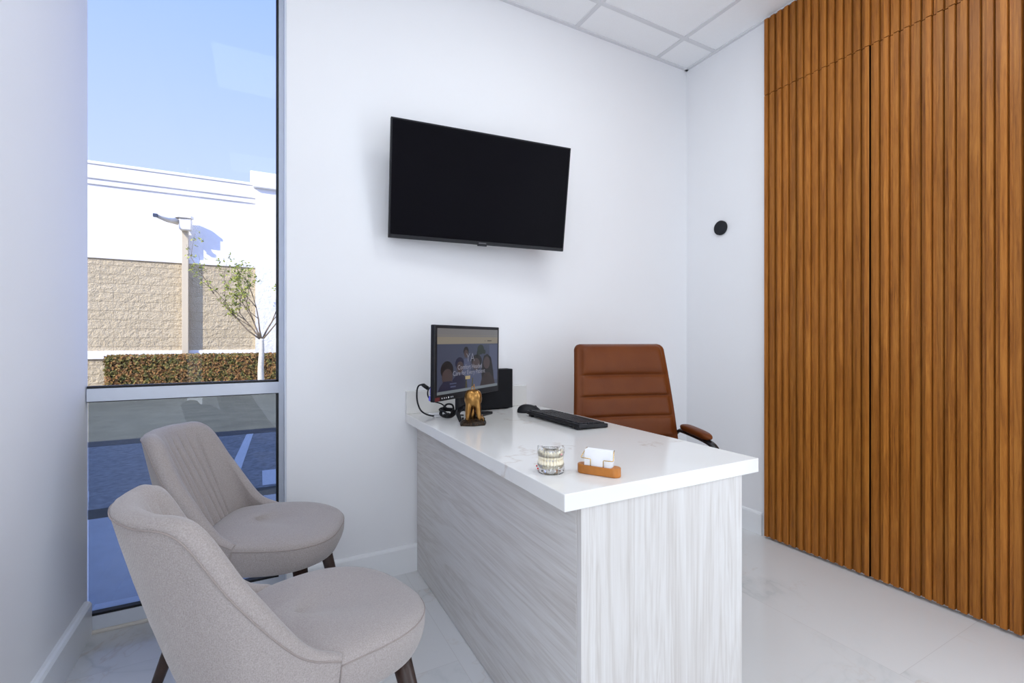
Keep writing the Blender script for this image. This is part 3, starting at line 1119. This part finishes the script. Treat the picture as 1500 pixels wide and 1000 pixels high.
def make_chair():
    root = thing('accent_chair', '', 'chair', (0, 0, 0))
    half = [Vector(p) for p in RIM]
    full = [Vector((p.x, -p.y, p.z)) for p in half[:0:-1]] + half
    S = spline(full, 22)
    n = len(S)
    b = nb()
    rows, seam_pts = [], []
    for i, p in enumerate(S):
        w_ = abs(2 * i / (n - 1) - 1)                     # 0 at the middle of the back, 1 at the wing ends
        th = math.atan2(p.y / HW, (XC - p.x) / (XC + AB))
        th = max(-PI * .5, min(PI * .5, th))
        bx, by = plan(th)
        lo = Vector((XC + (bx - XC) * .93, by * .95, ZB + .004))
        lo2 = Vector((bx, by, ZB + .036))
        inw = Vector((XC + .02 - p.x, -p.y * 1.15, 0)).normalized()
        tang = (S[min(i + 1, n - 1)] - S[max(i - 1, 0)]).normalized()
        inw = (inw - tang * inw.dot(tang)).normalized()
        up = inw.cross(tang)
        if up.z < 0:
            up = -up
        tk = .054 - .020 * smooth(.62, 1.0, w_)
        # outside, from the underside up to the seam
        sec = [lo, lo2]
        mid = lo2 * .5 + p * .5 - inw * .010 * (1 - w_)
        for q in (.22, .44, .66, .86):
            sec.append(lo2 * (1 - q) ** 2 + mid * 2 * q * (1 - q) + p * q * q)
        sec.append(p)
        seam_pts.append(p - inw * .0004)
        h = .016 - .006 * smooth(.7, 1, w_)
        sec.append(p + inw * tk * .10 + up * h * .55)
        sec.append(p + inw * tk * .34 + up * h)
        sec.append(p + inw * tk * .66 + up * h * .80)
        top_in = p + inw * tk * .92 - up * .004
        sec.append(top_in)
        # inside, down behind the seat pad
        ix, iy = plan(th)
        k = 1 - (.080 * max(0, math.cos(th)) + .020) / (XC + AB)
        bot = Vector((XC + (ix - XC) * k, iy * (.84 + .04 * w_), ZS - .03))
        lat = p.y / .165
        act = 1 - smooth(.72, .95, abs(lat))
        chn = abs(math.sin((lat + 1) / 2 * 8 * PI)) ** .42 - .8
        midp = top_in * .5 + bot * .5 + inw * .012 * max(0, math.cos(th))
        for q in (.06, .14, .26, .40, .55, .70, .85, 1.0):
            v = top_in * (1 - q) ** 2 + midp * 2 * q * (1 - q) + bot * q * q
            v = v + inw * .0125 * chn * act * smooth(.02, .16, q)
            sec.append(v)
        rows.append(sec)
    V = grid(b, rows)
    for e, sg in ((V[0], 1), (V[-1], -1)):
        b.faces.new(e[::sg])
    shell = obj('backrest', b, 'fabric', root)
    # seat: padded slab, tucked inside the shell at the back
    b = nb()
    N2 = 120
    rows, spts = [], []
    for i in range(N2):
        th = -PI + 2 * PI * i / N2
        px, py = plan(th)
        tuck = .020 * smooth(93, 80, abs(math.degrees(th)))
        if abs(th) < PI / 2:
            px = XC + (px - XC) * (1 - .06 * math.cos(th) / .2)
        f = 1 - tuck / HW
        px, py = XC + (px - XC) * f, py * f
        front = max(0, px - XC) / (AF - XC)
        r = []
        for sc, z in ((.02, ZB), (.6, ZB), (.90, ZB + .001), (.955, ZB + .008), (.985, ZB + .026), (1.0, ZB + .056), (1.003, ZS - .018), (.998, ZS - .006), (.982, ZS + .002), (.955, ZS + .007), (.90, ZS + .013), (.80, ZS + .0185), (.60, ZS + .023), (.3, ZS + .025), (.02, ZS + .025)):
            r.append((XC + (px - XC) * sc, py * sc, z - (.016 * front ** 2 if z > ZS - .05 else 0)))
        rows.append(r)
        if abs(th) > math.radians(89):
            spts.append((th if th > 0 else th + 2 * PI, Vector((XC + (px - XC) * .9985, py * .9985, ZS - .006 - .016 * front ** 2))))
    V = grid(b, rows, closed_u=True)
    b.faces.new([V[k][0] for k in range(N2)][::-1]); fc = b.faces.new([V[k][-1] for k in range(N2)]); fc.smooth = True
    seat = obj('seat', b, 'fabric', root)
    b = nb()
    spts.sort(key=lambda q: q[0])
    tube(b, [q[1] for q in spts], .0014, 6)
    obj('seam', b, 'thread', seat)
    b = nb()
    tube(b, seam_pts, .0015, 6)
    obj('piping', b, 'thread', shell)
    for e in (rows and (S[0], S[-1])):
        b = nb()
        sy = 1 if e.y > 0 else -1
        tube(b, [Vector((XC + .004, sy * HW * .957, ZB + .008)), Vector((XC + .004, sy * (HW + .0005), ZB + .036)), Vector((e.x, e.y + sy * .0005, ZS - .006))], .0013, 6)
        obj('piping', b, 'thread', shell)
    for sx, sy in ((1, 1), (1, -1), (-1, 1), (-1, -1)):
        b = nb()
        tp = Vector((.250 if sx > 0 else -.040, sy * .130, ZB + .012))
        ft = Vector((.315 if sx > 0 else -.150, sy * .195, 0))
        tube(b, [tp, tp * .5 + ft * .5, ft], [.0225, .0185, .0125], 16)
        obj('leg', b, 'walnut', root)
    b = nb()
    box(b, -.05, .26, -.145, .145, ZB - .010, ZB + .002, .003)
    obj('seat_base', b, 'matte_black', root)
    return root


def copy_tree(o, parent=None):
    c = o.copy()
    COL.objects.link(c)
    if parent:
        c.parent = parent
    for k in list(o.children):
        copy_tree(k, c)
    return c


c1 = make_chair()
c2 = copy_tree(c1)
c1.location = (0.002, 1.119, 0); c1.rotation_euler.z = 0.318
c2.location = (-0.081, 1.831, 0); c2.rotation_euler.z = -0.348
tag(c1, 'greige fabric accent chair nearest the camera, turned so its back hides the other chair', 'chair', 'greige accent chairs')
tag(c2, 'greige fabric accent chair beside the window with its channelled backrest in full view', 'chair', 'greige accent chairs')

# ------------------------------------------------------------------ brown leather office chair (local front = -Y)
oc = thing('office_chair', 'brown leather office chair with a ribbed high back behind the desk', 'chair', (1.47, 1.56, 0), math.radians(-15.5))
BZ0, BZ1 = .50, 1.050


def back_axis(z):
    """y of the backrest's mid surface: reclined, slightly curved."""
    k = (z - BZ0) / (BZ1 - BZ0)
    return .115 + .085 * k + .020 * (k - .5) ** 2 * 4 * .6


def back_half(z):
    k = (z - BZ0) / (BZ1 - BZ0)
    hw = .272 - .042 * k
    r = .030
    if z > BZ1 - r:
        d = (z - (BZ1 - r)) / r
        hw -= r * (1 - math.sqrt(max(0, 1 - d * d)))
    if z < BZ0 + r:
        d = ((BZ0 + r) - z) / r
        hw -= r * (1 - math.sqrt(max(0, 1 - d * d)))
    return hw


grooves = [.52, .617, .714, .808, .905, 1.047]


def bulge(x, z, hw):
    inner = hw - .026
    g = 0
    for a, c in zip(grooves, grooves[1:]):
        if a <= z <= c:
            t_ = 2 * (z - a) / (c - a) - 1
            g = (1 - abs(t_) ** (3.2 if a > .9 else 5)) ** .6
            if a > .9:
                g *= 1.55
    e = max(0, 1 - (abs(x) / inner) ** 14) ** .5 if abs(x) < inner else 0
    return g * e


b = nb()
NZ, NX = 150, 44
rows_f, rows_r = [], []
for i in range(NZ + 1):
    z = BZ0 + (BZ1 - BZ0) * i / NZ
    hw = back_half(z)
    ya = back_axis(z)
    edge_t = min(1, min(z - BZ0, BZ1 - z) / .018)
    et = math.sqrt(max(0, 1 - (1 - edge_t) ** 2))
    rf, rr = [], []
    for j in range(NX + 1):
        u = -1 + 2 * j / NX
        u = math.copysign(abs(u) ** .72, u)
        x = u * hw
        er = min(1, (hw - abs(x)) / .02)
        rd = math.sqrt(max(0, 1 - (1 - er) ** 2)) * et
        cur = -.018 * (x / .25) ** 2
        rf.append((x, ya + cur - .020 * rd - .0165 * bulge(x, z, hw), z))
        rr.append((x, ya + cur + .024 * rd, z))
    rows_f.append(rf); rows_r.append(rr)
grid(b, rows_f); grid(b, rows_r)
obj('backrest', b, 'leather', oc, weld=True)
b = nb()
N2 = 72
rows = []
for i in range(N2):
    a = 2 * PI * i / N2
    px, py = .262 * sgnpow(math.cos(a), .45), .245 * sgnpow(math.sin(a), .5) - .12
    rows.append([(px * s, (py + .12) * s - .12, z) for s, z in ((.02, .425), (.9, .425), (.98, .440), (1.0, .465), (.98, .495), (.92, .510), (.7, .517), (.3, .515), (.02, .513))])
V = grid(b, rows, closed_u=True)
b.faces.new([V[k][0] for k in range(N2)][::-1]); b.faces.new([V[k][-1] for k in range(N2)])
obj('seat', b, 'leather', oc)
for s in (-1, 1):
    x = s * .272
    b = nb()
    path = spline([(s * .250, .140, .600), (s * .268, .115, .636), (x, .07, .642), (x, -.085, .632), (x, -.150, .612), (x, -.180, .560), (x - s * .008, -.175, .500), (x - s * .045, -.18, .470), (x - s * .11, -.10, .450)], 8)
    tube(b, path, .014, 10, flat=(1.15, .62))
    arm = obj('arm_frame', b, 'black_metal', oc)
    b = nb()
    rows = []
    for i in range(21):
        k = i / 20
        y = .095 - .215 * k
        e = max(.02, 1 - abs(2 * k - 1) ** 5) ** .5
        zc = .664 - .010 * k - .006 * k ** 3
        rows.append([(x + .027 * e * sgnpow(math.cos(a), .8), y, zc + .017 * e * sgnpow(math.sin(a), .8)) for a in [2 * PI * q / 18 for q in range(19)]])
    V = grid(b, rows)
    b.faces.new(V[0]); b.faces.new(V[-1][::-1])
    obj('armrest', b, 'leather', oc, weld=True)
b = nb()
tube(b, [(0, -.08, .10), (0, -.08, .30), (0, -.08, .425)], [.028, .025, .022], 16)
box(b, -.10, .10, -.18, .06, .405, .428, .004)
obj('gas_cylinder', b, 'black_metal', oc)
base = nb()
for k in range(5):
    a = 2 * PI * k / 5 + .3
    tube(base, [(0, -.08, .115), (.15 * math.cos(a), -.08 + .15 * math.sin(a), .10), (.29 * math.cos(a), -.08 + .29 * math.sin(a), .075)], [.032, .024, .018], 12)
bo = obj('star_base', base, 'black_metal', oc)
for k in range(5):
    a = 2 * PI * k / 5 + .3
    b = nb()
    lathe(b, [(0, -.022), (.024, -.022), (.028, -.016), (.028, .016), (.024, .022), (0, .022)], 20, Matrix.Translation((.285 * math.cos(a), -.08 + .285 * math.sin(a), .0285)) @ Matrix.Rotation(a + .6, 4, 'Z') @ Matrix.Rotation(PI / 2, 4, 'Y'))
    tube(b, [(.285 * math.cos(a), -.08 + .285 * math.sin(a), .03), (.285 * math.cos(a), -.08 + .285 * math.sin(a), .078)], .008, 10)
    obj('caster', b, 'black_plastic', bo)

# ------------------------------------------------------------------ outdoors
ZG = -0.15
b = nb(); box(b, -30, 30, YO, 80, -.6, ZG - .012); struct('ground', b, 'soil')
b = nb(); box(b, -30, 30, YO + .002, 3.78, -.5, -.035, .005); struct('sidewalk', b, 'concrete', label='concrete walk just outside the window')
b = nb(); box(b, -30, 30, 3.782, 4.40, -.5, ZG - .001); struct('gutter_strip', b, 'gutter')
b = nb(); box(b, -30, 30, 4.402, 6.97, -.5, ZG); struct('parking_lot', b, 'asphalt', label='shaded asphalt parking lot outside the window')
b = nb(); box(b, -30, 30, 6.972, 7.30, -.5, ZG + .004, .003); struct('kerb_strip', b, 'kerb')
b = nb(); prism(b, [(-.285, 4.45), (-.185, 4.45), (-.075, 6.95), (-.150, 6.95)], ZG + .0005, ZG + .004); struct('road_marking', b, 'road_paint', label='white painted parking stripe on the asphalt')
b = nb(); prism(b, [(.02, 4.45), (.16, 4.45), (.19, 4.95), (.02, 4.95)], ZG + .0005, ZG + .004); struct('road_marking', b, 'road_paint')

YW = 14.0
bl = thing('commercial_building', 'white and tan masonry building across the parking lot', 'building', (0, YW, ZG))
L = bl.location
b = nb(); ob(b, bl, -24, -.10, YW, YW + 4, ZG, .62); ob(b, bl, -24, -.10, YW, YW + 4, .805, 2.935)
obj('block_wall', b, 'split_block', bl)['label'] = 'tan split-face block lower wall'
b = nb(); ob(b, bl, -24, -.10, YW - .05, YW + 4, .62, .805, bevel=.01); ob(b, bl, -24, -.10, YW - .04, YW + 4, 2.935, 3.04, bevel=.01)
obj('ledge', b, 'stucco_white', bl)
b = nb(); ob(b, bl, -24, -.10, YW + .01, YW + 4, 3.04, 4.62)
obj('upper_wall', b, 'stucco_cream', bl)
b = nb(); ob(b, bl, -24, -.10, YW - .03, YW + 4, 4.62, 4.74, bevel=.01); ob(b, bl, -24, -.10, YW - .07, YW + 4, 4.74, 5.06, bevel=.02); ob(b, bl, -24, -.10, YW - .10, YW + 4, 5.06, 5.13, bevel=.02)
obj('cornice', b, 'stucco_white', bl)
b = nb(); ob(b, bl, -.10, 14, YW - .10, YW + 4, ZG, 2.935)
obj('pilaster', b, 'split_block_white', bl)
b = nb(); ob(b, bl, -.10, 14, YW - .10, YW + 4, 2.937, 5.0); ob(b, bl, -.16, 14, YW - .22, YW + 4, 5.0, 5.12, bevel=.02); ob(b, bl, -.22, 14, YW - .05, YW + 4, 5.12, 5.46, bevel=.02)
obj('raised_parapet', b, 'stucco_white', bl)

pl = thing('parking_light', 'tan pole light with a two-headed lamp in front of the block wall', 'street lamp', (-1.62, 13.80, ZG))
L = pl.location
b = nb(); ob(b, pl, -1.665, -1.535, 13.815, 13.945, ZG, 3.72, bevel=.006)
obj('pole', b, 'pole_paint', pl)
b = nb()
prism(b, [(-.26, .03), (-.10, -.14), (.16, -.14), (.20, .04), (.10, .14), (-.2, .14)], 3.98, 4.05, .01, mat=Matrix.Translation((0, -.06, -ZG - 0.0)))
prism(b, [(-.08, -.10), (.15, -.12), (.17, .04), (.06, .10), (-.08, .1)], 3.70, 3.979, .03, mat=Matrix.Translation((0, -.05, -ZG)))
obj('lamp_head', b, 'lamp_paint', pl)
b = nb()
tube(b, [(-.12, -.05, 3.93 - ZG), (-.30, -.22, 3.90 - ZG), (-.47, -.40, 3.93 - ZG)], [.11, .075, .06], 4)
obj('lamp_arm', b, 'lamp_paint', pl)
b = nb(); box(b, -.53, -.44, -.50, -.41, 3.87 - ZG, 3.95 - ZG, .01)
obj('lens', b, 'lens_dark', pl)

# clipped hedge
b = nb()
HX0, HX1, HY0, HY1, HZ = -2.92, 3.2, 12.95, 13.55, .70
box(b, HX0 + .06, HX1, HY0 + .07, HY1 - .05, ZG, HZ - .06)
core_n = len(b.faces)
rg = random.Random(11)


def leaf(bm, p, nrm, s, rg, mi=0):
    n = (Vector(nrm) + Vector((rg.uniform(-1, 1), rg.uniform(-1, 1), rg.uniform(-1, 1))) * .9).normalized()
    a = n.cross(Vector((rg.uniform(-1, 1), rg.uniform(-1, 1), rg.uniform(-1, 1)))).normalized()
    c = n.cross(a)
    q = [p + a * s, p + c * s * .55, p - a * s, p - c * s * .55]
    f = bm.faces.new([bm.verts.new(v) for v in q])
    f.material_index = mi


for i in range(15000):
    x = HX0 + (3.9 if rg.random() < .93 else HX1 - HX0) * rg.random() ** 1.0
    r = rg.random()
    if r < .62:
        p = Vector((x, HY0 + rg.uniform(-.02, .09), rg.uniform(ZG + .02, HZ))); nn = (0, -1, 0.2)
    elif r < .93:
        p = Vector((x, rg.uniform(HY0, HY1), HZ + rg.uniform(-.08, .035))); nn = (0, -.2, 1)
    else:
        p = Vector((HX0 + rg.uniform(-.03, .1), rg.uniform(HY0, HY1), rg.uniform(ZG, HZ))); nn = (-1, 0, .2)
    leaf(b, p, nn, rg.uniform(.02, .042), rg, 1)
tag(obj('hedge', b, ['hedge_core', 'hedge_leaf'], recalc=False), 'clipped green and rust brown hedge in front of the tan block wall', 'hedge')

# young tree
tr = thing('young_tree', 'young tree with a pale trunk and sparse yellow-green leaves in front of the hedge', 'tree', (.02, 12.5, ZG))
b = nb()
tube(b, spline([(.02, 0, 0), (.0, 0, .5), (.02, 0, .95), (.02, 0, 1.24)], 5), [.075 - .002 * i for i in range(16)], 12)
obj('trunk', b, 'bark_pale', tr)
b = nb()
tips = []
rg = random.Random(5)


def branch(p, d, ln, r, lev):
    q = p
    pts = [p]
    for i in range(4):
        d = (d + Vector((rg.uniform(-.18, .18), rg.uniform(-.18, .18), rg.uniform(-.02, .16)))).normalized()
        q = q + d * ln / 4
        pts.append(q)
    tube(b, pts, [r * (1 - .16 * i) for i in range(5)], 6)
    if lev == 0:
        tips.append(pts)
        return
    for s in (2, 3, 4):
        nd = (d + Vector((rg.uniform(-.8, .8), rg.uniform(-.8, .8), rg.uniform(-.1, .5)))).normalized()
        branch(pts[s], nd, ln * .62, r * .5, lev - 1)


p0 = Vector((.02, 0, 1.20))
for d, ln in (((-1.0, -.1, .62), 1.45), ((-.5, .3, .95), 1.0), ((-.1, -.3, 1), 1.05), ((.35, .1, 1), 1.0), ((.85, -.1, .8), .9), ((-.85, .4, 1.0), .8)):
    branch(p0, Vector(d).normalized(), ln, .022, 2)
obj('branches', b, 'twig', tr)
b = nb()
for pts in tips:
    for k in range(9):
        if rg.random() < .85:
            p = rg.choice(pts[1:]) + Vector((rg.gauss(0, .05), rg.gauss(0, .05), rg.gauss(0, .04)))
            for q in range(4):
                leaf(b, p + Vector((rg.gauss(0, .025), rg.gauss(0, .025), rg.gauss(0, .02))), (0, -.4, 1), rg.uniform(.022, .045), rg)
f_ = obj('foliage', b, 'tree_leaf', tr, recalc=False); f_['kind'] = 'stuff'

# ------------------------------------------------------------------ light
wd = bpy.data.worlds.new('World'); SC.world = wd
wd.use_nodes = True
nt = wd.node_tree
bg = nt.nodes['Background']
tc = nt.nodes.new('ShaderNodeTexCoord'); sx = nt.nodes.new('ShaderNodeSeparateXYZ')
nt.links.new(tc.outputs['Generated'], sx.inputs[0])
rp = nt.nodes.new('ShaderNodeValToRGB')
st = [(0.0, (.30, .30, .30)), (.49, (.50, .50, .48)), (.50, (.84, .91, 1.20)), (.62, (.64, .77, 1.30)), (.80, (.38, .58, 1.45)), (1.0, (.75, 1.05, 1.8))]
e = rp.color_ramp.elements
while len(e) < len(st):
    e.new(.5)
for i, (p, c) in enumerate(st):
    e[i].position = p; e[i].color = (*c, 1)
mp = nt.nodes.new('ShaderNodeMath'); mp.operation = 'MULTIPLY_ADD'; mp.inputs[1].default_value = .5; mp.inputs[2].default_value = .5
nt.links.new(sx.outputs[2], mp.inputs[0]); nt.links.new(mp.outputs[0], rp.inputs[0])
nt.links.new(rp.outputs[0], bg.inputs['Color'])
# the sky brightens towards the sun, which stands behind the building on the left
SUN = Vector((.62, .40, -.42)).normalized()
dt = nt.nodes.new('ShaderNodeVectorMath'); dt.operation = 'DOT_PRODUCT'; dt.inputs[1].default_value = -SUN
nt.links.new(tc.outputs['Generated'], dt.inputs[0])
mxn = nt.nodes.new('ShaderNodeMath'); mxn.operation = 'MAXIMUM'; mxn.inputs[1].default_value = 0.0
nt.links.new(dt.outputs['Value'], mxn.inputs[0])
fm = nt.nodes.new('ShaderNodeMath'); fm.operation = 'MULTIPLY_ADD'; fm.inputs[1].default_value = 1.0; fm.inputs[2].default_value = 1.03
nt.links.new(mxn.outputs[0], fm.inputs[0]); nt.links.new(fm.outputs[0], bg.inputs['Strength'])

sun = bpy.data.lights.new('sun', 'SUN'); sun.energy = 5.6; sun.angle = math.radians(.55); sun.color = (1.0, .94, .84)
so = bpy.data.objects.new('sun', sun); COL.objects.link(so)
so.rotation_euler = Vector((.62, .40, -.42)).to_track_quat('-Z', 'Y').to_euler()


def panel(x, y, power, s=.56, color=(.93, .985, 1.0)):  # unseen area fill added under the ceiling to balance the room's light
    l = bpy.data.lights.new('ceiling_fill', 'AREA'); l.shape = 'SQUARE'; l.size = s; l.energy = power; l.color = color
    o_ = bpy.data.objects.new('ceiling_fill', l); COL.objects.link(o_)
    o_.location = (x, y, ZC - .006)
    return o_


panel(1.25, 1.007, 8)
panel(.03, 1.007, 3.5)
panel(.03, -.81, 2)
panel(1.857, .40, 2.5)
panel(1.25, -1.42, 3)


def side_fill(name, w_, h_, power, color, loc, rz):
    """Unseen area fill added behind the camera to lift the side walls."""
    l = bpy.data.lights.new(name, 'AREA'); l.shape = 'RECTANGLE'; l.size = w_; l.size_y = h_; l.energy = power; l.color = color
    o_ = bpy.data.objects.new(name, l); COL.objects.link(o_)
    o_.location = loc; o_.rotation_euler = (PI / 2, 0, rz)


side_fill('right_fill', 1.15, 2.3, 30, (.82, .91, 1.0), (XB - .01, -.62, 1.25), PI / 2)  # added fill from the right to brighten the left wall
side_fill('left_fill', 1.2, 2.4, 28, (.86, .93, 1.0), (XL + .01, -.95, 1.35), -PI / 2)  # added fill from the left for the desk front and right wall

# ------------------------------------------------------------------ camera
cam = bpy.data.cameras.new('camera')
cam.sensor_width = 36.0
cam.lens = 689.0 / 1500 * 36.0
cam.shift_y = -3.0 / 1500
cam.clip_start = .02
co = bpy.data.objects.new('camera', cam); COL.objects.link(co)
co.location = (0, 0, 1.072)
co.rotation_euler = (PI / 2, 0, -math.radians(28.2))
SC.camera = co
